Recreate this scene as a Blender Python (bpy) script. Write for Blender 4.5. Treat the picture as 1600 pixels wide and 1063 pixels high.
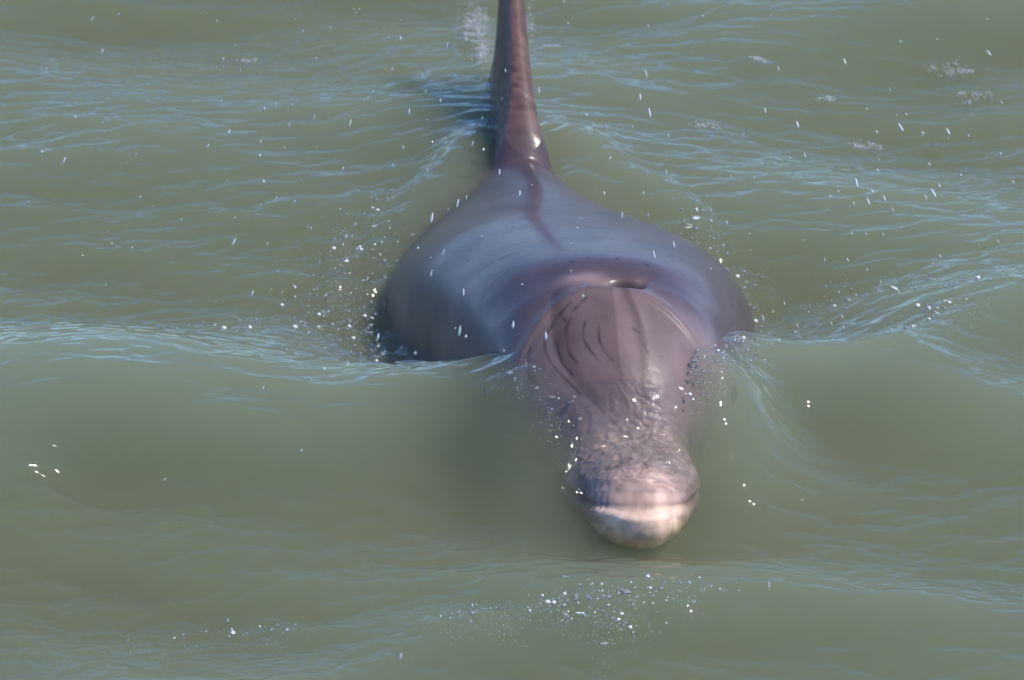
import bpy, math, random
import numpy as np
from mathutils import Vector, Matrix

for o in list(bpy.data.objects):
    bpy.data.objects.remove(o)
scene = bpy.context.scene
COL = scene.collection
random.seed(7)
RNG = np.random.default_rng(11)

# ------------------------------------------------------------------ camera
PITCH = math.radians(28.0)
DIST = 6.0
cam_d = bpy.data.cameras.new('camera')
cam_d.sensor_width = 36.0
cam_d.lens = 36.0 * DIST / (1600.0 / 1450.0)
cam_d.clip_start = 0.1
cam_d.clip_end = 500.0
cam = bpy.data.objects.new('camera', cam_d)
cam.location = (0.0, -DIST * math.cos(PITCH), DIST * math.sin(PITCH))
cam.rotation_euler = (math.pi / 2 - PITCH, 0.0, 0.0)
cam_d.dof.use_dof = True
cam_d.dof.focus_distance = 5.68
cam_d.dof.aperture_fstop = 11.0
COL.objects.link(cam)
scene.camera = cam

# ------------------------------------------------------------------ sky and sun
SUN_EL = math.radians(56.0)
SUN_AZ = math.radians(107.0)          # clockwise from +Y, towards +X
world = bpy.data.worlds.new('World')
scene.world = world
world.use_nodes = True
world.cycles.sampling_method = 'NONE'
wn, wl = world.node_tree.nodes, world.node_tree.links
wn.clear()
sky = wn.new('ShaderNodeTexSky')
sky.sky_type = 'NISHITA'
sky.sun_disc = False
sky.sun_elevation = SUN_EL
sky.sun_rotation = SUN_AZ
sky.ozone_density = 10.0
sky.dust_density = 0.0
sky.air_density = 1.1
sky.altitude = 4000.0
bg = wn.new('ShaderNodeBackground')
bg.inputs['Strength'].default_value = 0.15
wo = wn.new('ShaderNodeOutputWorld')
wl.new(sky.outputs[0], bg.inputs['Color'])
wl.new(bg.outputs[0], wo.inputs['Surface'])

sun_d = bpy.data.lights.new('sun', 'SUN')
sun_d.energy = 2.35
sun_d.angle = math.radians(0.53)
sun_d.color = (1.0, 0.93, 0.81)
sun = bpy.data.objects.new('sun', sun_d)
to_sun = Vector((math.sin(SUN_AZ) * math.cos(SUN_EL), math.cos(SUN_AZ) * math.cos(SUN_EL), math.sin(SUN_EL)))
sun.rotation_euler = to_sun.to_track_quat('Z', 'Y').to_euler()
COL.objects.link(sun)

vs = scene.view_settings
vs.view_transform = 'Standard'
vs.look = 'None'
vs.exposure = 0.87
vs.gamma = 1.0
vs.use_curve_mapping = False

cy = scene.cycles
cy.use_denoising = True
try:
    cy.denoiser = 'OPENIMAGEDENOISE'
    cy.denoising_prefilter = 'ACCURATE'
except Exception:
    pass
cy.max_bounces = 10
cy.diffuse_bounces = 3
cy.glossy_bounces = 4
cy.transmission_bounces = 8
cy.volume_bounces = 2
cy.transparent_max_bounces = 16
cy.caustics_reflective = False
cy.caustics_refractive = True
cy.sample_clamp_indirect = 6.0
cy.use_adaptive_sampling = True
cy.adaptive_threshold = 0.04


# ------------------------------------------------------------------ helpers
def pchip(xs, ys, q):
    xs = np.asarray(xs, float); ys = np.asarray(ys, float); q = np.asarray(q, float)
    h = np.diff(xs); d = np.diff(ys) / h
    m = np.zeros_like(ys)
    for i in range(1, len(xs) - 1):
        if d[i - 1] * d[i] > 0:
            w1 = 2 * h[i] + h[i - 1]; w2 = h[i] + 2 * h[i - 1]
            m[i] = (w1 + w2) / (w1 / d[i - 1] + w2 / d[i])
    m[0] = d[0]; m[-1] = d[-1]
    i = np.clip(np.searchsorted(xs, q) - 1, 0, len(xs) - 2)
    t = np.clip((q - xs[i]) / h[i], 0, 1)
    return ((1 + 2 * t) * (1 - t) ** 2 * ys[i] + t * (1 - t) ** 2 * h[i] * m[i]
            + t * t * (3 - 2 * t) * ys[i + 1] + t * t * (t - 1) * h[i] * m[i + 1])


def sstep(a, b, x):
    t = np.clip((np.asarray(x, float) - a) / (b - a), 0, 1)
    return t * t * (3 - 2 * t)


def gauss(d, w):
    return np.exp(-(d / w) ** 2)


def poly_dist(px, py, pts):
    """unsigned distance to an open polyline, the side sign and the run along it (0..1)"""
    best = np.full(px.shape, 1e9); sgn = np.ones(px.shape); run = np.zeros(px.shape)
    pts = np.asarray(pts, float)
    seg = np.hypot(*np.diff(pts, axis=0).T); tot = seg.sum(); acc = 0.0
    for i in range(len(pts) - 1):
        a, b = pts[i], pts[i + 1]
        ex, ey = b - a
        L2 = ex * ex + ey * ey
        t = np.clip(((px - a[0]) * ex + (py - a[1]) * ey) / L2, 0, 1)
        dx = px - (a[0] + t * ex); dy = py - (a[1] + t * ey)
        d = np.hypot(dx, dy)
        m = d < best
        best = np.where(m, d, best)
        sgn = np.where(m, (ex * dy - ey * dx) / (math.sqrt(L2) * d + 1e-9), sgn)
        run = np.where(m, (acc + t * seg[i]) / tot, run)
        acc += seg[i]
    return best, sgn, run


def two_sided(d, s, front, rear):
    """bell across a crest, narrower on one side; it turns smoothly round the crest's ends"""
    return np.exp(-(np.sqrt(d * d + 2.5e-5) / (rear + (front - rear) * 0.5 * (1 - s))) ** 1.45)


def crest(px, py, pts, amp, front, rear, p=8):
    """a wave crest along a polyline; the pieces are blended so that no seam shows where the line bends"""
    pts = np.asarray(pts, float)
    seg = np.hypot(*np.diff(pts, axis=0).T); tot = seg.sum(); acc = 0.0
    out = np.zeros(px.shape)
    for i in range(len(pts) - 1):
        a, b = pts[i], pts[i + 1]
        ex, ey = b - a
        L = seg[i]
        t = np.clip(((px - a[0]) * ex + (py - a[1]) * ey) / (L * L), 0, 1)
        dx = px - (a[0] + t * ex); dy = py - (a[1] + t * ey)
        d = np.hypot(dx, dy)
        s = (ex * dy - ey * dx) / (L * d + 1e-9)
        h = amp(np.array((acc + 0.5 * L) / tot)) * two_sided(d, s, front, rear)
        out += h ** p * (L / 0.05)
        acc += L
    return out ** (1.0 / p)


def smooth_line(pts, n=44):
    pts = np.asarray(pts, float)
    s = np.r_[0, np.cumsum(np.hypot(*np.diff(pts, axis=0).T))]
    q = np.linspace(0, s[-1], n)
    return np.stack([pchip(s, pts[:, 0], q), pchip(s, pts[:, 1], q)], 1)


def grid_faces(nr, nc, wrap=False):
    r = np.arange(nr - 1)[:, None]; c = np.arange(nc if wrap else nc - 1)[None, :]
    c2 = (c + 1) % nc
    return np.stack([r * nc + c, r * nc + c2, (r + 1) * nc + c2, (r + 1) * nc + c], -1).reshape(-1, 4)


def mesh_np(name, verts, quads, extra=(), smooth=True):
    me = bpy.data.meshes.new(name)
    verts = np.ascontiguousarray(verts, np.float32)
    quads = np.ascontiguousarray(quads, np.int32)
    nq = len(quads)
    loops = quads.ravel(); starts = np.arange(nq, dtype=np.int32) * 4
    if len(extra):
        ex = [np.asarray(e, np.int32) for e in extra]
        st = len(loops) + np.r_[0, np.cumsum([len(e) for e in ex])[:-1]]
        loops = np.concatenate([loops] + ex); starts = np.r_[starts, st].astype(np.int32)
    me.vertices.add(len(verts)); me.loops.add(len(loops)); me.polygons.add(len(starts))
    me.vertices.foreach_set('co', verts.ravel())
    me.loops.foreach_set('vertex_index', np.ascontiguousarray(loops, np.int32))
    me.polygons.foreach_set('loop_start', starts)
    me.update(calc_edges=True)
    me.validate()
    if smooth:
        me.polygons.foreach_set('use_smooth', np.ones(len(me.polygons), bool))
    return me


def add_obj(name, me, mat=None, parent=None, **props):
    o = bpy.data.objects.new(name, me)
    if mat is not None and me is not None and not me.materials:
        me.materials.append(mat)
    COL.objects.link(o)
    if parent is not None:
        o.parent = parent
    for k, v in props.items():
        o[k] = v
    return o


def fft_noise(n, size, power, kmin, kmax, ang=None, spread=1.0, seed=0):
    """periodic random height field on an n x n tile of the given size, unit rms"""
    r = np.random.default_rng(seed)
    k1 = np.fft.fftfreq(n, size / n) * 2 * np.pi
    kx, ky = np.meshgrid(k1, k1, indexing='xy')
    k = np.hypot(kx, ky) + 1e-9
    amp = k ** (-power)
    lo, hi = 2 * np.pi / kmax, 2 * np.pi / kmin      # kmin, kmax are wavelengths
    amp *= np.exp(-(lo / k) ** 4) * np.exp(-(k / hi) ** 2)
    if ang is not None:
        th = np.arctan2(ky, kx)
        amp *= np.abs(np.cos(th - ang)) ** (2 * spread)
    sp = amp * np.exp(2j * np.pi * r.random((n, n)))
    f = np.fft.ifft2(sp).real
    return f / f.std()


def tile_sample(f, size, x, y):
    n = f.shape[0]
    u = (x / size * n) % n; v = (y / size * n) % n
    i = np.floor(u).astype(int); j = np.floor(v).astype(int)
    a = u - i; b = v - j
    i %= n; j %= n; i2 = (i + 1) % n; j2 = (j + 1) % n
    return (f[j, i] * (1 - a) * (1 - b) + f[j, i2] * a * (1 - b) + f[j2, i] * (1 - a) * b + f[j2, i2] * a * b)


# ------------------------------------------------------------------ materials
def new_mat(name):
    m = bpy.data.materials.new(name)
    m.use_nodes = True
    m.node_tree.nodes.clear()
    return m, m.node_tree.nodes, m.node_tree.links


def water_material():
    m, n, l = new_mat('murky_water')
    out = n.new('ShaderNodeOutputMaterial')
    # reflectance of a water face by the angle, the same from either side of it
    lw = n.new('ShaderNodeLayerWeight'); lw.inputs['Blend'].default_value = 0.5
    pw = n.new('ShaderNodeMath'); pw.operation = 'POWER'; pw.inputs[1].default_value = 5.0
    l.new(lw.outputs['Facing'], pw.inputs[0])
    fr = n.new('ShaderNodeMath'); fr.operation = 'MULTIPLY_ADD'
    fr.inputs[1].default_value = 0.98; fr.inputs[2].default_value = 0.02
    l.new(pw.outputs[0], fr.inputs[0])
    tr = n.new('ShaderNodeBsdfTransparent')
    gl = n.new('ShaderNodeBsdfGlossy'); gl.inputs['Roughness'].default_value = 0.045
    mx = n.new('ShaderNodeMixShader')
    l.new(fr.outputs[0], mx.inputs[0]); l.new(tr.outputs[0], mx.inputs[1]); l.new(gl.outputs[0], mx.inputs[2])
    l.new(mx.outputs[0], out.inputs['Surface'])
    sc = n.new('ShaderNodeVolumeScatter')
    sc.inputs['Color'].default_value = WATER_SCATTER
    sc.inputs['Density'].default_value = WATER_DENS
    sc.inputs['Anisotropy'].default_value = 0.25
    ab = n.new('ShaderNodeVolumeAbsorption')
    ab.inputs['Color'].default_value = WATER_ABS
    ab.inputs['Density'].default_value = WATER_ABSD
    ad = n.new('ShaderNodeAddShader')
    l.new(sc.outputs[0], ad.inputs[0]); l.new(ab.outputs[0], ad.inputs[1])
    l.new(ad.outputs[0], out.inputs['Volume'])
    return m


WATER_SCATTER = (0.86, 0.88, 0.59, 1)
WATER_DENS = 9.0
WATER_ABS = (0.34, 0.42, 0.06, 1)
WATER_ABSD = 6.8


def skin_material():
    m, n, l = new_mat('dolphin_skin')
    out = n.new('ShaderNodeOutputMaterial')
    pb = n.new('ShaderNodeBsdfPrincipled')
    at = n.new('ShaderNodeAttribute'); at.attribute_name = 'skin'
    tc = n.new('ShaderNodeTexCoord')
    nz = n.new('ShaderNodeTexNoise'); nz.inputs['Scale'].default_value = 38; nz.inputs['Detail'].default_value = 6
    l.new(tc.outputs['Object'], nz.inputs['Vector'])
    mr = n.new('ShaderNodeMapRange'); mr.inputs['To Min'].default_value = 0.72; mr.inputs['To Max'].default_value = 1.28
    l.new(nz.outputs['Fac'], mr.inputs['Value'])
    mu = n.new('ShaderNodeVectorMath'); mu.operation = 'SCALE'
    l.new(at.outputs['Color'], mu.inputs[0]); l.new(mr.outputs[0], mu.inputs['Scale'])
    l.new(mu.outputs[0], pb.inputs['Base Color'])
    pb.inputs['Roughness'].default_value = 0.48
    pb.inputs['Specular IOR Level'].default_value = 0.3
    pb.inputs['IOR'].default_value = 1.40
    pb.inputs['Subsurface Weight'].default_value = 0.0
    # wet coat: a running film that ripples finely across the back
    mp = n.new('ShaderNodeMapping'); mp.inputs['Scale'].default_value = (9, 26, 18)
    l.new(tc.outputs['Object'], mp.inputs['Vector'])
    n2 = n.new('ShaderNodeTexNoise'); n2.inputs['Scale'].default_value = 1.0; n2.inputs['Detail'].default_value = 8; n2.inputs['Roughness'].default_value = 0.62
    n2.inputs['Distortion'].default_value = 0.8
    l.new(mp.outputs[0], n2.inputs['Vector'])
    wet = n.new('ShaderNodeAttribute'); wet.attribute_name = 'wet'
    st = n.new('ShaderNodeMath'); st.operation = 'MULTIPLY'; st.inputs[1].default_value = 0.5
    l.new(wet.outputs['Fac'], st.inputs[0])
    b2 = n.new('ShaderNodeBump'); b2.inputs['Distance'].default_value = 0.0022
    l.new(st.outputs[0], b2.inputs['Strength'])
    l.new(n2.outputs['Fac'], b2.inputs['Height'])
    cw = n.new('ShaderNodeMapRange'); cw.inputs['To Min'].default_value = 0.15; cw.inputs['To Max'].default_value = 0.62
    l.new(wet.outputs['Fac'], cw.inputs['Value']); l.new(cw.outputs[0], pb.inputs['Coat Weight'])
    cr = n.new('ShaderNodeMapRange'); cr.inputs['To Min'].default_value = 0.30; cr.inputs['To Max'].default_value = 0.17
    l.new(wet.outputs['Fac'], cr.inputs['Value']); l.new(cr.outputs[0], pb.inputs['Coat Roughness'])
    pb.inputs['Coat IOR'].default_value = 1.36
    l.new(b2.outputs[0], pb.inputs['Coat Normal'])
    n3 = n.new('ShaderNodeTexNoise'); n3.inputs['Scale'].default_value = 260; n3.inputs['Detail'].default_value = 3
    l.new(tc.outputs['Object'], n3.inputs['Vector'])
    b3 = n.new('ShaderNodeBump'); b3.inputs['Distance'].default_value = 0.0006; b3.inputs['Strength'].default_value = 0.35
    l.new(n3.outputs['Fac'], b3.inputs['Height'])
    l.new(b3.outputs[0], pb.inputs['Normal'])
    l.new(pb.outputs[0], out.inputs['Surface'])
    return m


def simple_mat(name, col, rough=0.3, **kw):
    m, n, l = new_mat(name)
    out = n.new('ShaderNodeOutputMaterial')
    pb = n.new('ShaderNodeBsdfPrincipled')
    pb.inputs['Base Color'].default_value = (*col, 1)
    pb.inputs['Roughness'].default_value = rough
    for k, v in kw.items():
        pb.inputs[k.replace('_', ' ')].default_value = v
    l.new(pb.outputs[0], out.inputs['Surface'])
    return m


def droplet_material(name, white, rough):
    """clear drop: fresnel gloss over transparent, with a little white scatter"""
    m, n, l = new_mat(name)
    out = n.new('ShaderNodeOutputMaterial')
    lw = n.new('ShaderNodeFresnel'); lw.inputs['IOR'].default_value = 1.45
    tr = n.new('ShaderNodeBsdfTransparent')
    df = n.new('ShaderNodeBsdfDiffuse'); df.inputs['Color'].default_value = (0.9, 0.9, 0.88, 1)
    a = n.new('ShaderNodeMixShader'); a.inputs[0].default_value = white
    l.new(tr.outputs[0], a.inputs[1]); l.new(df.outputs[0], a.inputs[2])
    gl = n.new('ShaderNodeBsdfGlossy'); gl.inputs['Roughness'].default_value = rough
    b = n.new('ShaderNodeMixShader')
    l.new(lw.outputs[0], b.inputs[0]); l.new(a.outputs[0], b.inputs[1]); l.new(gl.outputs[0], b.inputs[2])
    l.new(b.outputs[0], out.inputs['Surface'])
    return m


# ------------------------------------------------------------------ dolphin shape (numpy)
Y0 = -0.436          # world y of the jaw tip; the body runs off to +y


def centre_x(Y):
    return pchip([-0.05, 0, 0.06, 0.10, 0.16, 0.25, 0.44, 0.65, 0.84, 1.1, 2.2],
                 [0.131, 0.130, 0.128, 0.120, 0.106, 0.099, 0.078, 0.034, 0.007, -0.022, -0.20], Y)


FIN0, FINL, FINP, FINH, SHEAR = 0.82, 0.31, 0.17, 0.25, 0.40


def fin_le(z):
    return FIN0 + FINP * np.clip(z / FINH, 0, 1) ** 1.1


def fin_te(z):
    return FIN0 + FINL - (FINL - FINP) * np.clip(z / FINH, 0, 1) ** 0.8


def dolphin_arrays():
    t = np.linspace(0, 1, 60)
    Ys = np.r_[0.06 * (1 - np.cos(t * np.pi / 2)), np.arange(0.0615, 0.40, 0.0016), np.arange(0.40, 0.80, 0.003),
               np.arange(0.80, 1.20, 0.002), np.arange(1.20, 2.10, 0.012), 2.10]
    Ys[0] = 0.00002
    pp = 0.27
    ph = np.r_[np.linspace(0, pp, 52), np.linspace(pp, 1.75, 100)[1:], np.linspace(1.75, np.pi, 32)[1:]]
    ph = np.r_[-ph[::-1][:-1], ph][:-1]     # wrap at the belly
    Y = Ys[:, None] + 0 * ph[None, :]
    P = 0 * Ys[:, None] + ph[None, :]
    tz = np.cos(P); tx = np.sin(P)
    # jaws
    jt = pchip([0, .03, .06, .09, .12, .18, .25, .35, .5, 2.2], [.060, .064, .067, .070, .074, .07, .05, .02, -.02, -.2], Ys)
    jb = pchip([0, .03, .06, .10, .15, .25, .35, .5, 2.2], [-.016, -.022, -.028, -.038, -.054, -.09, -.12, -.16, -.25], Ys)
    jw = pchip([0, .02, .05, .08, .11, .16, .25, .35, .5, 2.2], [.034, .042, .057, .067, .068, .078, .108, .13, .14, .02], Ys)
    tip = np.sqrt(np.clip(1 - (1 - np.clip(Ys / 0.040, 0, 1)) ** 2, 0, 1)) ** 0.9
    jc = (jt + jb) / 2; jh = (jt - jb) / 2 * (0.12 + 0.88 * tip) * tip ** 0.2; jw = jw * tip
    jh[0] = 1e-5; jw[0] = 1e-5
    # melon and trunk
    bt = pchip([.05, .085, .10, .115, .14, .17, .20, .23, .26, .30, .36, .42, .5, .6, .7, .78, .84, .95, 1.1, 1.3, 1.6, 1.95, 2.2],
               [.045, .062, .073, .091, .117, .138, .153, .163, .168, .166, .154, .139, .117, .087, .053, .024, .002, -.042, -.092, -.14, -.20, -.25, -.26], Ys)
    bb = pchip([.05, .10, .15, .2, .3, .5, .7, .9, 1.2, 1.6, 1.95, 2.2], [.035, .01, -.02, -.06, -.12, -.20, -.245, -.275, -.31, -.31, -.28, -.27], Ys)
    bw = pchip([.05, .085, .10, .12, .15, .18, .22, .26, .30, .36, .42, .5, .58, .68, .8, 1., 1.2, 1.5, 1.8, 1.93, 2.0, 2.05, 2.1],
               [.012, .036, .048, .064, .088, .107, .125, .139, .150, .166, .182, .194, .192, .176, .158, .150, .135, .085, .045, .045, .19, .24, .10], Ys)
    bh_ = (bt - bb) / 2
    tailf = sstep(1.90, 2.0, Ys)
    bh_ = bh_ * (1 - tailf) + 0.012 * tailf * (1 - 0.7 * sstep(2.0, 2.1, Ys)) + 1e-4
    bc = bt - bh_
    # ray origin for the polar section
    oz = np.where(Ys < .085, jc, jc + (bc - jc) * sstep(.085, .30, Ys))

    def ray(cz, hw, hh, n):
        n = np.broadcast_to(np.asarray(n, float), Ys.shape)[:, None]
        # superellipse |x/hw|^n + |(z)/hh|^n = 1 hit from (0, oz); Newton-free: iterate on r
        dz0 = (oz - cz)[:, None]
        r = np.minimum(hw, hh)[:, None] * np.ones_like(P) * 0.5
        lo = np.zeros_like(P); hi = (hw + hh)[:, None] * 2.5 * np.ones_like(P)
        for _ in range(36):
            r = (lo + hi) / 2
            f = (np.abs(r * tx) / hw[:, None]) ** n + (np.abs(dz0 + r * tz) / hh[:, None]) ** n
            ins = f < 1
            lo = np.where(ins, r, lo); hi = np.where(ins, hi, r)
        return r
    rj = ray(jc, jw + 1e-6, jh + 1e-6, 2.12)
    rb = ray(bc, bw, bh_, 2.0 + 0.28 * sstep(.26, .36, Ys) * sstep(.62, .5, Ys) - 0.48 * sstep(.48, .78, Ys) * sstep(1.6, 1.2, Ys))
    inside = (np.abs(oz - bc) < bh_)[:, None]
    rb = np.where(inside & (Ys > .055)[:, None], rb, 0.0)
    k = 0.010
    fade = sstep(0.42, 0.30, Ys)[:, None]
    rj2 = rj * fade + (rb - 0.03) * (1 - fade)
    h = np.clip(0.5 + 0.5 * (rb - rj2) / k, 0, 1)
    R = rj2 * (1 - h) + rb * h + k * h * (1 - h) * np.minimum(1, tip)[:, None]
    # mouth line: a groove running back from the tip and up at the corner
    zpre = oz[:, None] + R * tz
    zm = pchip([0, .012, .03, .05, .10, .16, .24], [.040, .036, .027, .021, .013, .009, .024], Ys)[:, None]
    mouth = gauss(zpre - zm, 0.0042) * sstep(.25, .20, Ys)[:, None] 
    R = R - 0.0048 * mouth * np.minimum(1, tip + .3)[:, None]
    x = R * tx; z = oz[:, None] + R * tz
    # creases shaped into the beak to imitate the rippling light network on it
    wr = fft_noise(512, 0.5, 1.1, 0.007, 0.024, math.radians(90), 0.9, 31)
    wv = tile_sample(wr, 0.5, x + .01 * np.sin(Y * 90), Y + 0.3 * z + 2.0 * x ** 2)
    wm = sstep(.012, .03, Y) * sstep(.165, .075, Y) * sstep(-.012, .010, z - zm) + 0.5 * sstep(.012, .03, Y + .02) * sstep(.08, .04, Y) * sstep(.0, -.01, z - zm)
    R = R + 0.0017 * wm * (0.6 - np.abs(wv)) * np.minimum(1, tip)[:, None]
    lump = tile_sample(fft_noise(256, .4, 1.2, .014, .05, None, 1, 33), .4, x * 1.3 + .2, Y + z)
    R = R + 0.0004 * lump * sstep(.12, .06, Y) * sstep(.003, .02, Y)
    x = R * tx; z = oz[:, None] + R * tz
    yy = Y.copy()
    # the lower jaw juts out past the upper one
    near = np.exp(-Y / 0.035)
    yy += near * 0.016 * sstep(-.004, .010, z - zm) - near * 0.010 * sstep(.004, -.01, z - zm)
    # pinch just above the mouth so that the upper lip overhangs softly
    # blowhole: a crescent dent with a raised plug
    bx, by = x - 0.006, (Y - 0.262)
    top = tz > 0.5
    cres = by + 0.010 - 12.0 * bx ** 2
    dent = gauss(cres, 0.0075) * gauss(bx - 0.008, 0.026) * top
    plug = gauss(by - 0.004, 0.010) * gauss(bx + 0.030, 0.022) * top
    bowl = gauss(by - 0.002, 0.026) * gauss(bx, 0.045) * top
    hole = gauss(by + 0.005, 0.008) * gauss(bx - 0.012, 0.014) * top
    z = z - 0.008 * dent + 0.002 * plug - 0.006 * bowl - 0.018 * hole
    # a low transverse fold in front of the blowhole where the water sheet starts
    fa = Y - (0.240 - 5.0 * x ** 2)
    fold = np.where(fa < 0, gauss(fa, 0.005), gauss(fa, 0.012)) * (tz > .2) * sstep(.125, .09, np.abs(x))
    z += 0.0038 * fold
    # dorsal fin: the dorsal strip of the same surface drawn up into a swept blade
    b = np.clip(ph / pp, -1, 1)
    up = np.where(Ys < FIN0 + FINP, FINH * np.clip((Ys - FIN0) / FINP, 0, 1) ** (1 / 1.1),
                  FINH * np.clip((FIN0 + FINL - Ys) / (FINL - FINP), 0, 1) ** (1 / 0.8))
    hgt = up[:, None]
    q = 1 - np.abs(b)[None, :]
    qz = hgt * (1 - (1 - q) ** 1.15)
    le, te = fin_le(qz), fin_te(qz)
    cf = np.clip((Y - le) / np.maximum(te - le, 1e-4), 0, 1)
    foil = 2.6 * np.sqrt(cf) * (1 - cf) ** 1.1 * 0.72
    T = 0.030 * (1 - 0.55 * qz / FINH)
    tau = T * np.clip(foil, 0, 1.2)
    wb = (R * np.sin(pp))[:, [len(ph) // 2]] * 0 + (R[:, len(ph) // 2] * math.sin(pp))[:, None]
    flare = np.maximum(wb - tau, 0) * np.exp(-qz / 0.048)
    fx = np.sign(b)[None, :] * np.minimum(tau + flare, wb) * (q < 1)
    m = sstep(0, 0.03, hgt)
    inp = (np.abs(ph) <= pp + 1e-9)[None, :]
    xl = np.where(inp, x * (1 - m) + fx * m, x)
    z = np.where(inp, z + qz, z)
    yy = np.where(inp, yy + SHEAR * qz, yy)
    # soft shoulder that carries the back up into the fin
    ridge = gauss(xl, 0.05) * sstep(FIN0 - .30, FIN0 + .02, Y) * sstep(FIN0 + FINL + .2, FIN0 + FINL, Y) * (tz > 0)
    z = z + 0.018 * ridge
    return Ys, ph, Y, yy, xl, z, tz, zm


def dolphin_world(yy, xl, z):
    """bend along the heading and roll a little; local -> world"""
    roll = math.radians(4.0) * sstep(.28, .7, yy)
    cz = -0.05
    x2 = xl * np.cos(roll) + (z - cz) * np.sin(roll)
    z2 = cz + (z - cz) * np.cos(roll) - xl * np.sin(roll)
    return centre_x(yy) + x2, Y0 + yy, z2


DY = dolphin_arrays()
DX, DYW, DZ = dolphin_world(DY[3], DY[4], DY[5])

# raster of the dolphin's upper surface, used to drape water over the beak
HB = 0.003
hx0, hy0, hnx, hny = -0.3, -0.6, 300, 600
hm = np.full((hny, hnx), -1.0)
ii = np.floor((DX - hx0) / HB).astype(int); jj = np.floor((DYW - hy0) / HB).astype(int)
ok = (ii >= 0) & (ii < hnx) & (jj >= 0) & (jj < hny)
np.maximum.at(hm, (jj[ok], ii[ok]), DZ[ok])
for _ in range(2):
    pad = np.pad(hm, 1, mode='edge')
    fill = np.max([pad[a:a + hny, c:c + hnx] for a in range(3) for c in range(3)], axis=0)
    hm = np.where(hm < -0.9, fill, hm)


def dolphin_top(x, y):
    u = np.clip((x - hx0) / HB, 0, hnx - 2); v = np.clip((y - hy0) / HB, 0, hny - 2)
    i = u.astype(int); j = v.astype(int)
    return np.maximum(hm[j, i], -0.3)


# ------------------------------------------------------------------ water surface height
CR_LEFT = smooth_line([(-0.85, -0.56), (-0.62, -0.395), (-0.534, -0.335), (-0.490, -0.295), (-0.440, -0.270), (-0.385, -0.278), (-0.314, -0.300),
                       (-0.247, -0.308), (-0.173, -0.290), (-0.107, -0.246), (-0.04, -0.215), (0.01, -0.230), (0.035, -0.26)])
CR_RIGHT = smooth_line([(0.185, -0.25), (0.208, -0.18), (0.263, -0.135), (0.337, -0.145), (0.393, -0.119), (0.466, -0.049),
                        (0.555, 0.041), (0.632, 0.117), (0.80, 0.27)])
CR_LOW = smooth_line([(0.19, -0.33), (0.218, -0.279), (0.28, -0.21), (0.357, -0.14), (0.421, -0.09), (0.479, -0.04), (0.6, 0.09)])
CR_FRONT = smooth_line([(x_, y_ - .045) for x_, y_ in [(-0.6, -0.95), (-0.40, -0.84), (-0.233, -0.747), (-0.185, -0.706), (-0.149, -0.684), (-0.1, -0.644), (-0.063, -0.616), (-0.025, -0.591),
                        (0.013, -0.575), (0.088, -0.567), (0.165, -0.542), (0.222, -0.527), (0.317, -0.539), (0.412, -0.542), (0.57, -0.545), (0.9, -0.55)]])
WAKE_L = smooth_line([(-0.041, 0.508), (-0.048, 0.456), (-0.072, 0.389), (-0.107, 0.323), (-0.132, 0.276), (-0.152, 0.214)], 30)
WAKE_R = smooth_line([(0.046, 0.535), (0.067, 0.473), (0.110, 0.413), (0.160, 0.347), (0.197, 0.276), (0.233, 0.191)], 30)
SWELL = fft_noise(256, 4.0, 2.0, 0.17, 0.8, math.radians(82), 1.6, 3)
RIP1 = fft_noise(1024, 2.4, 1.9, 0.020, 0.14, math.radians(83), 2.2, 5)
RIP2 = fft_noise(1024, 2.4, 1.6, 0.011, 0.05, math.radians(96), 2.0, 6)
CHOP = fft_noise(1024, 1.9, 1.9, 0.011, 0.070, None, 1, 8)
FILM = fft_noise(512, 0.6, 1.2, 0.007, 0.022, math.radians(90), 0.35, 14)
PATCH = fft_noise(256, 3.1, 2.0, 0.15, 0.7, math.radians(85), 0.6, 9)


def blobs(x, y, lst):
    s = np.zeros_like(x)
    for cx, cyy, rx, ry, a in lst:
        s = s + a * np.exp(-((x - cx) / rx) ** 2 - ((y - cyy) / ry) ** 2)
    return s


SPLASH = [(-0.15, 0.20, .055, .13, 1.), (-0.20, 0.12, .06, .09, .8), (-0.15, 0.03, .04, .06, .8), (-0.29, 0.07, .06, .04, .35),
          (0.21, 0.22, .035, .07, .9), (0.26, 0.11, .03, .08, .9), (0.37, 0.10, .08, .04, .35), (0.205, -0.22, .025, .06, .7),
          (0.235, -0.18, .04, .04, .6), (0.25, -0.26, .04, .04, .25), (0.07, -0.63, .10, .035, .7), (0.16, -0.60, .05, .03, .5), (-0.05, -0.63, .03, .02, .4),
          (-0.04, 0.80, .03, .12, .9), (0.43, -0.03, .07, .03, .30), (0.03, -0.26, .05, .05, .45)]


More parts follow.
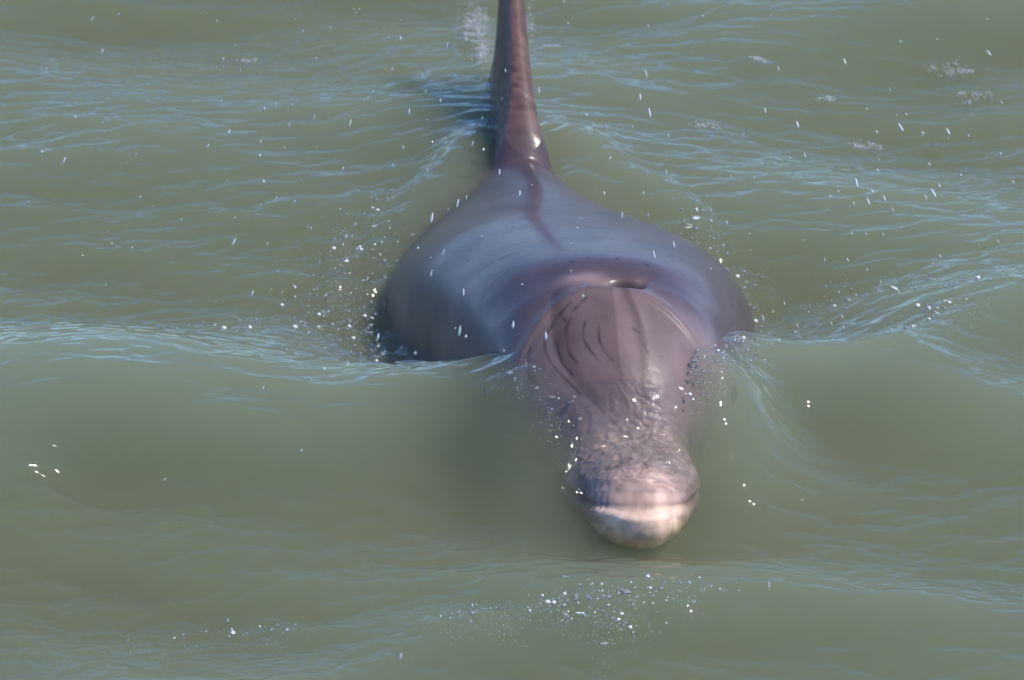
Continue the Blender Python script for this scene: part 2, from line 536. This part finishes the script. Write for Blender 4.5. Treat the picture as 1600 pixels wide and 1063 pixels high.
def water_height(x, y, fine=1.0):
    f = np.exp(-(np.maximum(np.hypot(x, y) - 1.2, 0) / 2.0) ** 2)
    z = 0.0135 * tile_sample(SWELL, 4.0, x, y)
    # bow wave crests
    z = z + crest(x, y, CR_LEFT, lambda r: 0.060 * sstep(-.05, .30, r) + 0.004 * sstep(.62, .95, r), .105, .15)
    z = z + crest(x, y, CR_RIGHT, lambda r: 0.046 * sstep(1.1, .45, r) + 0.036 * sstep(.30, .05, r), .085, .14)
    z = z + crest(x, y, CR_LOW, lambda r: 0.010 * sstep(1.05, .6, r), .034, .034)
    z = z + crest(x, y, CR_FRONT, lambda r: 0.031 * sstep(-.05, .25, r) * sstep(1.05, .72, r), .085, .085)
    z = z + 0.027 * np.cos(2 * np.pi * (y + 0.25 - 0.10 * x) / 1.7) * np.maximum(sstep(0.0, -0.28, x), .6 * sstep(.25, .5, x)) * gauss(y - 0.1, .9) * f
    # hollow right behind the crest either side of the body and the trough before the jaw
    z = z - blobs(x, y, [(-0.13, -0.0, .11, .13, .034), (0.29, 0.07, .09, .14, .030), (0.13, -0.462, .15, .06, .016), (-0.28, -0.36, .22, .09, .016)])
    for ln, a_ in ((WAKE_L, .013), (WAKE_R, .013)):
        d, s, r = poly_dist(x, y, ln)
        z = z + a_ * gauss(d, .026) * sstep(0, .25, r) * sstep(1, .7, r)
    z = z + blobs(x, y, [(0.005, -0.285, .060, .075, .034), (0.232, -0.275, .060, .075, .036), (0.035, -0.385, .048, .07, .018), (0.220, -0.385, .048, .07, .018)])
    # water heaped against the dolphin's shoulders and the fin's sides
    z = z + blobs(x, y, [(-0.055, 0.36, .05, .10, .020), (0.075, 0.36, .05, .10, .022)])
    p = sstep(-1.0, 1.2, tile_sample(PATCH, 3.1, x, y))
    calm = 1 - 0.42 * np.clip(blobs(x, y, [(-0.25, -0.34, .34, .10, .9), (0.08, -0.44, .16, .06, .7), (0.40, -0.30, .25, .12, .7), (0.12, -.64, .22, .05, .6)]), 0, 1)
    rip = np.clip(0.60 + 0.45 * p + blobs(x, y, [(-0.42, 0.20, .30, .28, .35), (0.45, 0.30, .2, .3, .3), (-0.25, -0.56, .4, .10, .9), (0.35, -0.47, .3, .08, .6)]), 0, 1.3) * calm * f
    z = z + fine * rip * (0.0015 * tile_sample(RIP1, 2.4, x, y) + 0.00075 * tile_sample(RIP2, 2.4, x, y))
    sp = np.clip(blobs(x, y, SPLASH), 0, 1)
    ch = tile_sample(CHOP, 1.9, x, y)
    z = z + sp * fine * (0.0030 * ch)
    # a thin sheet sliding over the beak
    xl = x - centre_x(np.clip(y - Y0, -.05, 2.2)); Yl = y - Y0
    m = sstep(.018, .045, Yl) * sstep(.165, .125, Yl) * sstep(.095, .06, np.abs(xl))
    tp = dolphin_top(x, y)
    film = np.maximum(z, tp + 0.006)
    fr = tile_sample(FILM, 0.6, x, y)
    z = z * (1 - m) + film * m + m * fine * 0.00085 * (fr + 0.5 * (1 - np.abs(fr)))
    return z


def axis(lo, hi, step, far, grow):
    core = list(np.arange(lo, hi + step / 2, step))
    a, st = core[-1], step
    right = []
    while a < far:
        st *= grow; a += st; right.append(a)
    a, st = core[0], step
    left = []
    while a > -far:
        st *= grow; a -= st; left.append(a)
    return np.array(left[::-1] + core + right)


def build_water():
    gx = axis(-0.76, 0.76, 0.0026, 80, 1.11)
    gy = axis(-0.86, 1.06, 0.0026, 80, 1.11)
    def refine(g, lo, hi):
        m = (g[:-1] + g[1:]) / 2
        return np.sort(np.r_[g, m[(m > lo) & (m < hi)]])
    gx = refine(gx, 0.01, 0.26); gy = refine(gy, -0.45, -0.24)
    X, Y = np.meshgrid(gx, gy)
    Z = water_height(X, Y)
    # soften the drape a touch
    r, c = X.shape
    V = np.stack([X, Y, Z], -1).reshape(-1, 3)
    F = grid_faces(r, c)
    idx = np.arange(r * c).reshape(r, c)
    loop = np.concatenate([idx[0, :-1], idx[:-1, -1], idx[-1, :0:-1], idx[:0:-1, 0]])
    base = len(V)
    low = V[loop].copy(); low[:, 2] = -6.0
    V = np.vstack([V, low])
    n = len(loop); k = np.arange(n); k2 = (k + 1) % n
    side = np.stack([loop[k], base + k, base + k2, loop[k2]], -1)
    me = mesh_np('water', V, np.vstack([F, side]), extra=[(base + k)[::-1]])
    return add_obj('water', me, water_material(), kind='structure'), (gx, gy, Z)


water, WATER_GRID = build_water()


# ------------------------------------------------------------------ dolphin objects
def build_dolphin():
    Ys, ph, Y, yy, xl, z, tz, zm = DY
    nr, nc = Y.shape
    V = np.stack([DX, DYW, DZ], -1).reshape(-1, 3)
    F = grid_faces(nr, nc, wrap=True)[:, ::-1]
    caps = [np.arange(nc), (nr - 1) * nc + np.arange(nc)[::-1]]
    me = mesh_np('body', V, F, extra=caps)
    # ---- skin colours, one per vertex, following the animal's own markings, plus a painted fin reflection
    def C(*c): return np.array(c)
    col = np.zeros(Y.shape + (3,))
    back = C(.080, .054, .060); flank = C(.15, .115, .12); belly = C(.36, .29, .28)
    h = sstep(-.15, .45, tz)[..., None]
    col[:] = flank * (1 - h) + back * h
    bl = sstep(-.35, -.75, tz)[..., None]
    col = col * (1 - bl) + belly * bl
    # head: warmer mauve grey
    hd = sstep(.30, .22, Y + 3.0 * np.maximum(np.abs(xl) - .03, 0) ** 1.5)[..., None]
    melon = C(.185, .122, .118)
    col = col * (1 - hd) + melon * hd
    side = (sstep(.26, .2, Y) * sstep(.028, .032, xl))[..., None]
    col = col * (1 - side) + C(.20, .138, .135) * side
    # darker blaze down the forehead, with a soft pale line in it
    e_l = pchip([.10, .14, .19, .24, .27], [-.010, -.045, -.062, -.060, -.04], Y)
    e_r = pchip([.10, .14, .18, .22, .26], [.026, .032, .034, .026, .016], Y)
    zone = sstep(.100, .118, Y) * sstep(.262, .245, Y) * (tz > 0)
    mid = sstep(e_l - .0015, e_l + .0015, xl) * sstep(e_r + .001, e_r - .001, xl) * zone
    col *= (1 - 0.30 * mid * sstep(.006, .002, xl))[..., None]
    col *= (1 - 0.40 * gauss(xl - (e_r - .005), .006) * zone * (xl < e_r))[..., None]
    col *= (1 - 0.22 * gauss(xl - (e_l + .006), .006) * zone * (xl > e_l))[..., None]
    # tooth rakes: thin dark curved scratches
    rakes = [[(-.042, .205), (-.048, .190), (-.047, .172), (-.040, .156)], [(-.028, .196), (-.031, .180), (-.026, .166), (-.017, .153)],
             [(-.014, .193), (-.015, .176), (-.010, .160), (-.004, .153)], [(-.062, .206), (-.070, .188), (-.066, .170), (-.055, .150), (-.042, .132)],
             [(-.084, .195), (-.088, .178), (-.080, .160)], [(-.040, .226), (-.055, .212), (-.062, .203)], [(-.024, .228), (-.038, .214)],
             [(-.030, .243), (-.022, .243), (-.020, .239)], [(.020, .188), (.026, .184)], [(.030, .172), (.034, .164)], [(-.052, .216), (-.046, .200)],
             [(-.058, .186), (-.055, .165), (-.046, .148)]]
    for k, ln in enumerate(rakes):
        d, s, r = poly_dist(xl, Y, smooth_line(ln, 14))
        wob = .55 + .45 * np.sin(r * 9 + k * 2.1)
        col *= (1 - (.32 + .26 * wob) * gauss(d, .0010 + .0006 * wob) * (tz > 0))[..., None]
    # beak: grey above, pink and worn at the tip, pale lower jaw
    ub = (sstep(.13, .085, Y) * (z > zm))[..., None]
    col = col * (1 - ub) + C(.25, .18, .165) * ub
    tipp = (sstep(.050, .010, Y) * (z > zm))[..., None]
    col = col * (1 - tipp * .85) + C(.56, .36, .28) * tipp * .85
    lj = (sstep(.105, .030, Y) * sstep(.058, .034, np.abs(xl)) * (z <= zm))[..., None]
    col = col * (1 - lj) + C(.80, .54, .40) * lj
    jn = fft_noise(256, .35, 1.3, .007, .03, None, 1, 21)
    nn = tile_sample(jn, .35, xl + .1, Y * .8 + z)
    bk = sstep(.14, .09, Y)
    col *= (1 + .09 * np.clip(nn, -2, 2) * bk)[..., None]
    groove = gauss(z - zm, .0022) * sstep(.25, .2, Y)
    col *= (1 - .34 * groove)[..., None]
    # blowhole
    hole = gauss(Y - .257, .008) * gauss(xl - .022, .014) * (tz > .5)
    plug = gauss(Y - .266, .010) * gauss(xl + .024, .024) * (tz > .5)
    col = col * (1 - .8 * plug[..., None]) + C(.26, .17, .15) * .8 * plug[..., None]
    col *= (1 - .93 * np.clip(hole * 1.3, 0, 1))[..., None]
    # fin: brown leading edge with worn, scarred skin at its foot
    finm = sstep(.02, .06, z - np.interp(Ys, Ys, z[:, 0] * 0 - .02)[:, None] - .02) * sstep(FIN0 - .01, FIN0 + .04, Y) * (Y < FIN0 + FINL)
    finm = finm[..., None]
    col = col * (1 - finm) + C(.125, .070, .060) * finm
    fn = fft_noise(256, .3, 1.5, .006, .05, None, 1, 22)
    scar = tile_sample(fn, .3, yy + z, xl * 2 + z)
    col *= (1 - np.clip(scar, -1, 2) * finm[..., 0] * (.10 + .22 * gauss(z - .05, .06)))[..., None]
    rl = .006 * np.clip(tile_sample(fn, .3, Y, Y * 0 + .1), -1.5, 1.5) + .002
    fin_refl = gauss(xl - rl, .009 + .004 * np.clip(scar, -1, 1)) * sstep(.42, .62, Y) * sstep(.90, .84, Y) * (tz > 0)  # fin's reflection in the wet back, painted as a dark stripe
    col = col * (1 - .38 * fin_refl[..., None]) + C(.060, .034, .034) * .38 * fin_refl[..., None]
    # small dark blotches over the back
    for cx_, cy_, rx_, ry_, a_ in [(.045, .74, .012, .006, .6), (.068, .72, .008, .004, .5), (.085, .69, .006, .004, .5), (.02, .60, .008, .006, .5),
                                   (.115, .60, .005, .004, .6), (.03, .53, .010, .006, .45), (.07, .66, .005, .004, .5), (-.06, .66, .006, .004, .4),
                                   (-.09, .60, .007, .004, .4), (-.03, .48, .006, .005, .35), (.10, .52, .005, .003, .5), (-.12, .52, .006, .004, .4)]:
        col *= (1 - a_ * np.exp(-((xl - cx_) / rx_) ** 2 - ((Y - cy_) / ry_) ** 2) * (tz > 0))[..., None]
    fl = fft_noise(512, .5, .8, .006, .02, None, 1, 41)
    fl2 = fft_noise(256, .8, 1.5, .03, .2, None, 1, 42)
    fleck = np.clip(tile_sample(fl, .5, xl, Y) - 1.65, 0, 1) * sstep(-.3, .6, tile_sample(fl2, .8, xl, Y)) * sstep(.27, .33, Y)
    col *= (1 - 0.7 * np.clip(fleck * 1.6, 0, 1))[..., None]
    col *= (1 + .10 * np.clip(tile_sample(fl2, .8, xl * 1.5, Y * .6 + .2), -2, 2))[..., None]
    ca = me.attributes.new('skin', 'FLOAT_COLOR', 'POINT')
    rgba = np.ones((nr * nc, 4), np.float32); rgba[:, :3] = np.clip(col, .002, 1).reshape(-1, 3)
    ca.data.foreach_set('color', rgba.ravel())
    wet = sstep(.225, .27, Y + 4.0 * xl ** 2) * (1 - .95 * finm[..., 0])
    wa = me.attributes.new('wet', 'FLOAT', 'POINT')
    wa.data.foreach_set('value', np.ascontiguousarray(np.broadcast_to(wet, Y.shape), np.float32).ravel())
    root = add_obj('dolphin', None, label='grey mauve dolphin with a pink beak tip breaking the surface head on', category='dolphin')
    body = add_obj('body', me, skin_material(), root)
    # eyes, low on the side of the head behind the corner of the mouth
    eye_m = simple_mat('eye', (.012, .009, .008), .06)
    for sgn in (-1, 1):
        i = int(np.argmin(np.abs(Ys - .235)))
        w = np.where((np.sign(ph) == sgn) & (np.abs(z[i] - .045) < .004))[0]
        j = w[len(w) // 2] if len(w) else 0
        p = np.array([DX[i, j], DYW[i, j], DZ[i, j]])
        u = np.linspace(0, np.pi, 13); v = np.linspace(0, 2 * np.pi, 21)[:-1]
        U, W = np.meshgrid(u, v, indexing='ij')
        E_ = np.stack([.007 * np.sin(U) * np.cos(W) * .7, .0115 * np.sin(U) * np.sin(W), .008 * np.cos(U)], -1).reshape(-1, 3) + p
        add_obj('eye', mesh_np('eye', E_, grid_faces(13, 20, True)), eye_m, root)
    return root


dolphin = build_dolphin()


# ------------------------------------------------------------------ splash, foam and spray
WGX, WGY, WGZ = WATER_GRID


def wz(x, y):
    i = min(max(int(np.searchsorted(WGX, x)) - 1, 0), len(WGX) - 2); j = min(max(int(np.searchsorted(WGY, y)) - 1, 0), len(WGY) - 2)
    a = (x - WGX[i]) / (WGX[i + 1] - WGX[i]); b = (y - WGY[j]) / (WGY[j + 1] - WGY[j])
    return float((WGZ[j, i] * (1 - a) + WGZ[j, i + 1] * a) * (1 - b) + (WGZ[j + 1, i] * (1 - a) + WGZ[j + 1, i + 1] * a) * b)


def ico(sub=1):
    import bmesh
    bm = bmesh.new()
    bmesh.ops.create_icosphere(bm, subdivisions=sub, radius=1.0)
    v = np.array([p.co[:] for p in bm.verts]); f = [[q.index for q in fc.verts] for fc in bm.faces]
    bm.free()
    return v, f


ICO0 = ico(1); ICO1 = ico(1); ICO2 = ico(2)


def lumps_mesh(name, items, base=ICO2):
    """items: (x, y, z, rx, ry, rz, yaw) ellipsoids gathered into one mesh"""
    bv, bf = base
    bf = np.array(bf)
    it = np.array(items, float)
    c, s = np.cos(it[:, 6])[:, None], np.sin(it[:, 6])[:, None]
    wob = 1 + 0.10 * np.sin(7 * bv[None, :, 0] + it[:, 0:1] * 900) * np.cos(5 * bv[None, :, 2] + it[:, 1:2] * 700)
    lx = bv[None, :, 0] * it[:, 3:4] * wob; ly = bv[None, :, 1] * it[:, 4:5] * wob; lz = bv[None, :, 2] * it[:, 5:6] * wob
    V = np.stack([it[:, 0:1] + lx * c - ly * s, it[:, 1:2] + lx * s + ly * c, it[:, 2:3] + lz], -1).reshape(-1, 3)
    F = (bf[None] + (np.arange(len(it)) * len(bv))[:, None, None]).reshape(-1, 3)
    me = bpy.data.meshes.new(name)
    me.vertices.add(len(V)); me.loops.add(F.size); me.polygons.add(len(F))
    me.vertices.foreach_set('co', V.astype(np.float32).ravel())
    me.loops.foreach_set('vertex_index', F.astype(np.int32).ravel())
    me.polygons.foreach_set('loop_start', (np.arange(len(F)) * 3).astype(np.int32))
    me.update(calc_edges=True)
    me.polygons.foreach_set('use_smooth', np.ones(len(F), bool))
    return me


BUBBLE = droplet_material('bubble_film', 0.16, 0.10)
FOAM = droplet_material('foam_film', 0.34, 0.30)
DROP = droplet_material('drop_water', 0.80, 0.30)
DROP_DIM = droplet_material('drop_water_dim', 0.28, 0.30)

# foam rafts: little mats of bubbles floating on their own
rafts = [(0.526, 0.717, .020, 60, 'pale foam patch floating far right of the fin, largest one'),
         (0.544, 0.655, .013, 34, 'small pale foam patch just below the largest one far right'),
         (0.421, 0.542, .012, 34, 'tilted small foam patch right of the dolphin, nearest of the row'),
         (0.366, 0.634, .011, 22, 'faint foam patch between the fin and the right edge'),
         (0.297, 0.712, .010, 26, 'small round foam patch high up right of the fin'),
         (0.223, 0.542, .010, 24, 'faint foam patch closest to the fin on its right'),
         (0.448, 0.878, .016, 36, 'foam patch cut by the top edge of the picture'),
         (0.046, 0.768, .009, 16, 'tiny bubble cluster beside the fin'),
         (-0.319, 0.780, .010, 18, 'thin foam streak in the open water left of the fin')]
for cx_, cy_, rad, n, lab in rafts:
    its = []
    subs = [(random.gauss(0, rad * .7), random.gauss(0, rad * .35), rad * random.uniform(.25, .6)) for _ in range(6)]
    for k in range(n * 4):
        ax, ay, ar = random.choice(subs)
        x = cx_ + ax + random.gauss(0, ar * .8); y = cy_ + ay + random.gauss(0, ar * .6)
        q = random.uniform(.0004, .0010) * (1.8 if random.random() < .06 else 1)
        its.append((x, y, wz(x, y) + q * .05, q * 1.3, q, q * .5, random.uniform(0, 6)))
    add_obj('foam_patch', lumps_mesh('foam_patch', its, ICO1), FOAM, label=lab, category='foam', group='foam patches floating on the water')

# splashes: bubbles, beads and thrown lumps of water where the body breaks the surface
splashes = [
    ('splash of bubbles and beads against the left flank', [(-0.16, 0.20, .05, .10, 120), (-0.19, 0.10, .05, .06, 90), (-0.15, 0.02, .03, .05, 50), (-0.30, 0.06, .06, .03, 26), (-0.24, -0.05, .05, .03, 12)]),
    ('splash of bubbles along the right flank behind the blowhole', [(0.205, 0.24, .02, .05, 50), (0.245, 0.14, .02, .06, 70), (0.265, 0.05, .02, .05, 40), (0.37, 0.11, .07, .03, 30)]),
    ('frothy water curling up the right side of the forehead', [(0.200, -0.21, .012, .04, 80), (0.225, -0.17, .025, .02, 50), (0.19, -0.27, .010, .03, 30)]),
    ('line of glinting bubbles on the wave right of the head', [(0.40, -0.045, .03, .010, 36), (0.45, -0.01, .025, .012, 34), (0.48, 0.04, .02, .012, 10)]),
    ('broken water on the wave in front of the beak', [(0.10, -0.60, .05, .018, 60), (0.03, -0.62, .05, .018, 40), (0.10, -0.64, .03, .015, 22), (0.18, -0.585, .03, .010, 14), (-0.05, -0.63, .015, .01, 8), (-0.27, -0.61, .05, .012, 18)]),
    ('beads of water beside the left of the beak', [(0.03, -0.25, .03, .03, 40), (0.05, -0.30, .02, .02, 16)]),
    ('white wash trailing along the left of the fin', [(-0.045, 0.86, .012, .06, 900), (-0.035, 0.76, .006, .06, 400), (0.022, 0.86, .005, .05, 90)]),
]
for lab, areas in splashes:
    its = []; cloud = []
    for cx_, cy_, rx, ry, n in areas:
        clumps = [(cx_ + random.gauss(0, rx * .75), cy_ + random.gauss(0, ry * .75)) for _ in range(3 + n // 8)]
        for k in range(n * 6):
            u_, v_ = random.choice(clumps)
            x = u_ + random.gauss(0, .009); y = v_ + random.gauss(0, .009)
            top = wz(x, y)
            if float(dolphin_top(np.array([x]), np.array([y]))[0]) > top - .02:
                continue
            q = random.uniform(.0003, .0008)
            cloud.append((x, y, top - random.uniform(.004, .030), q, q, q, 0.0))
        for k in range(int(n * 1.5)):
            x = cx_ + random.gauss(0, rx * .7); y = cy_ + random.gauss(0, ry * .7)
            big = random.random()
            t_ = random.random(); q = random.uniform(.0005, .0012) if t_ < .7 else (random.uniform(.0012, .0022) if t_ < .93 else random.uniform(.0022, .0029))
            if 'wash' in lab:
                q = random.uniform(.0003, .0010)
            top = wz(x, y)
            if float(dolphin_top(np.array([x]), np.array([y]))[0]) > top - .004:
                continue
            if big < .05 and 'wash' not in lab:
                L = random.uniform(.002, .006)
                its.append((x, y, top, L, q * 1.2, q * .9, random.gauss(0, .6)))
            elif big > .86:
                its.append((x, y, top + random.uniform(.0, .012), q * .8, q * .8, q * random.uniform(.8, 1.8), random.uniform(0, 6)))
            else:
                its.append((x, y, top + q * .1, q, q, q * .8, random.uniform(0, 6)))
    white = 'wash' in lab
    me = lumps_mesh('splash', its, ICO2 if not white else ICO1)
    me.materials.append(FOAM if white else BUBBLE); me.materials.append(DROP)
    nf = len((ICO2 if not white else ICO1)[1])
    bright = np.array([random.random() < .16 for _ in its])
    me.polygons.foreach_set('material_index', np.repeat(bright.astype(np.int32), nf))
    sp_ = add_obj('splash', me, None, label=lab, category='splash', kind='stuff')
    if cloud and not white:
        add_obj('bubble_cloud', lumps_mesh('bubble_cloud', cloud, ICO0), FOAM, sp_, kind='stuff')

# drops in the air, each a thing of its own (millimetres, world space)
DROPS = [(-479,486,157),(-455,568,125),(-344,418,195),(-466,440,137),(-319,498,116),(-327,273,196),(-286,1,320),(-270,55,292),(-309,107,284),(-221,388,153),(-135,297,229),(-140,415,166),(-487,295,141),(-487,294,125),(-451,224,151),(-418,-152,323),(-382,29,299),(-306,-19,294),(-248,-22,292),(-275,271,146),(-242,222,174),(-236,15,250),(-208,-19,276),(-168,-95,305),(-292,-128,311),(-336,228,121),(-265,-15,245),(-263,-81,261),(-242,18,221),(-214,181,143),(-191,182,214),(-136,427,121),(-128,-70,324),(-151,-40,308),(-150,136,231),(-508,110,172),(-456,-210,318),(-396,-30,237),(-393,-202,312),(-398,32,156),(-381,-14,168),(-525,110,111),(-346,-100,196),(-301,102,96),(-271,75,126),(-260,-75,228),(-254,72,135),(-236,104,115),(-180,13,199),(-130,123,149),(-145,-161,252),(-133,10,166),(-181,-59,187),(-166,-47,163),(-217,62,103),(-433,24,120),(-419,-104,170),(-364,-41,133),(-451,-93,150),(-255,-127,181),(-165,-174,214),(-159,-223,215),(-140,28,104),(-116,-292,246),(-129,-446,332),(-191,-80,143),(-170,143,326),(-169,312,249),(-169,199,296),(-247,456,170),(-338,503,146),(-203,353,207),(-240,503,133),(-515,279,192),(-413,-78,331),(-126,433,180),(-129,551,102),(-312,162,111),(-394,-157,192),(-296,-18,128),(-177,-177,218),(152,369,202),(219,509,150),(205,487,114),(152,431,113),(281,279,140),(305,-82,262),(335,191,136),(307,222,110),(163,-4,218),(166,85,160),(160,-336,339),(146,43,129),(254,-64,227),(134,-219,286),(224,-111,198),(194,-442,337),(430,300,215),(542,483,158),(474,340,199),(547,496,109),(413,206,201),(391,242,160),(399,-92,313),(411,-61,299),(416,71,220),(486,292,108),(475,166,161),(449,184,158),(500,195,150),(542,267,156),(500,-174,309),(518,172,134),(404,213,112),(453,-253,323),(445,-101,236),(502,-298,338),(380,-37,197),(362,-20,175),(376,-40,187),(406,137,102),(398,-93,204),(348,-256,316),(328,-287,322),(371,-92,175),(356,-90,174),(391,-62,159),(304,-114,179),(344,-220,210),(334,-5,100),(362,-251,215),(502,37,96),(521,25,107),(445,-147,177),(447,-38,112),(227,-111,252),(336,-28,187),(433,-181,323),(452,120,152),(403,208,101),(253,-222,321),(216,107,103),(352,45,310),(298,558,128),(162,-102,294),(144,-35,288),(124,-115,311),(246,30,232),(376,-128,311),(439,-10,177),(443,-58,206),(298,-59,286),(292,234,213),(-541,-26,93),(-420,-193,167),(-264,-279,202),(-254,-89,108),(-301,-274,190),(-197,-69,91),(-186,-313,198),(-378,-316,161),(-390,-391,192),(-394,-268,120),(-249,-441,216),(-254,-301,105),(-186,-446,205),(-212,-336,146),(-120,-656,337),(-123,-481,324),(-147,-264,211),(-127,-634,341),(-209,-476,129),(-339,-562,145),(-242,-104,112),(336,-83,113),(338,-184,154),(355,-201,160),(289,-311,182),(330,-210,131),(339,-261,153),(281,-207,153),(275,-230,122),(194,-484,336),(265,-295,190),(238,-629,358),(206,-576,300),(337,-267,169),(392,-287,209),(375,-265,208),(249,-88,173),(238,-845,192),(-97,-1147,298),(-37,-1042,271),(-8,-970,223),(-81,-273,285),(-82,-308,258),(-95,-289,259),(-73,-52,132),(-69,75,120),(-32,-19,135),(58,-349,294),(74,7,143),(65,-357,316),(59,-342,260),(-80,-409,292),(10,-363,256),(1,-531,299),(-49,-301,215),(-8,-518,264),(-91,-684,350),(171,-55,143),(95,-161,257),(116,-54,178),(148,-135,172),(27,12,106),(72,-286,203),(32,-654,352),(-54,-602,333),(-50,-598,328),(-44,-611,329),(-94,-29,329),(-80,309,138),(-93,119,240),(-72,280,219),(-115,-16,238),(-86,-245,325),(-83,-92,282),(-29,-212,332),(-33,285,128),(-90,15,256),(-109,23,262),(-13,-157,279),(8,-143,248),(-46,-257,300),(-11,241,173),(-7,-5,323),(15,197,197),(32,276,244),(80,4,315),(61,231,269),(141,243,174),(82,237,155),(102,159,178),(84,0,250),(99,-246,339),(28,-39,316),(59,447,196),(21,-19,196),(-55,-262,296),(-45,353,168),(-34,234,199),(-44,271,103)]


def drop_mesh(name, asp, sub):
    bv, bf = sub
    v = bv.copy()
    taper = 1 - 0.28 * v[:, 2]
    v[:, 0] *= taper; v[:, 1] *= taper; v[:, 2] *= asp
    me = bpy.data.meshes.new(name)
    me.from_pydata((v * .001).tolist(), [], bf)
    me.polygons.foreach_set('use_smooth', np.ones(len(bf), bool))
    return me


dm = [drop_mesh('drop', a, ICO2) for a in (1.4, 3.6, 5.0)]
for m_ in dm:
    m_.materials.append(DROP)
dd = [drop_mesh('drop_dim', a, ICO2) for a in (1.2, 1.8)]
for m_ in dd:
    m_.materials.append(DROP_DIM)
for k, (x, y, z) in enumerate(DROPS):
    x, y, z = x * .001, y * .001, z * .001
    dim = random.random() < .25
    me = random.choice(dd) if dim else random.choice([dm[0], dm[1], dm[1], dm[2], dm[2]])
    o = add_obj('water_drop', me)
    sc = (.5 + .75 * random.random() ** 2.2) * (1.5 if dim else 1.0)
    o.location = (x, y, z); o.scale = (sc, sc, sc)
    lean = 0.55 * max(-1, min(1, (x - .06) / -.5))
    o.rotation_euler = (random.uniform(-.2, .2), lean + random.uniform(-.12, .12), 0)
    kind = 'faint blurred' if dim else {dm[0]: 'round white', dm[1]: 'short bright', dm[2]: 'long bright'}[me]
    if -.02 <= x <= .12:
        place = "above the dolphin's back and head" if y < .4 else 'in front of the fin'
    elif x < -.02:
        place = ('left of the fin, far out' if x < -.30 else 'close by on the left of the fin') if y > .25 else \
            ('over the open water far left' if x < -.30 else 'over the splash left of the body')
    else:
        place = ('right of the fin, far out' if x > .35 else 'close by on the right of the fin') if y > .25 else \
            ('over the open water far right' if x > .35 else 'over the splash right of the body')
    lab = kind + ' water drop in the air ' + place
    grp = kind + ' drops ' + place
    o['label'] = lab; o['category'] = 'drop'; o['group'] = grp
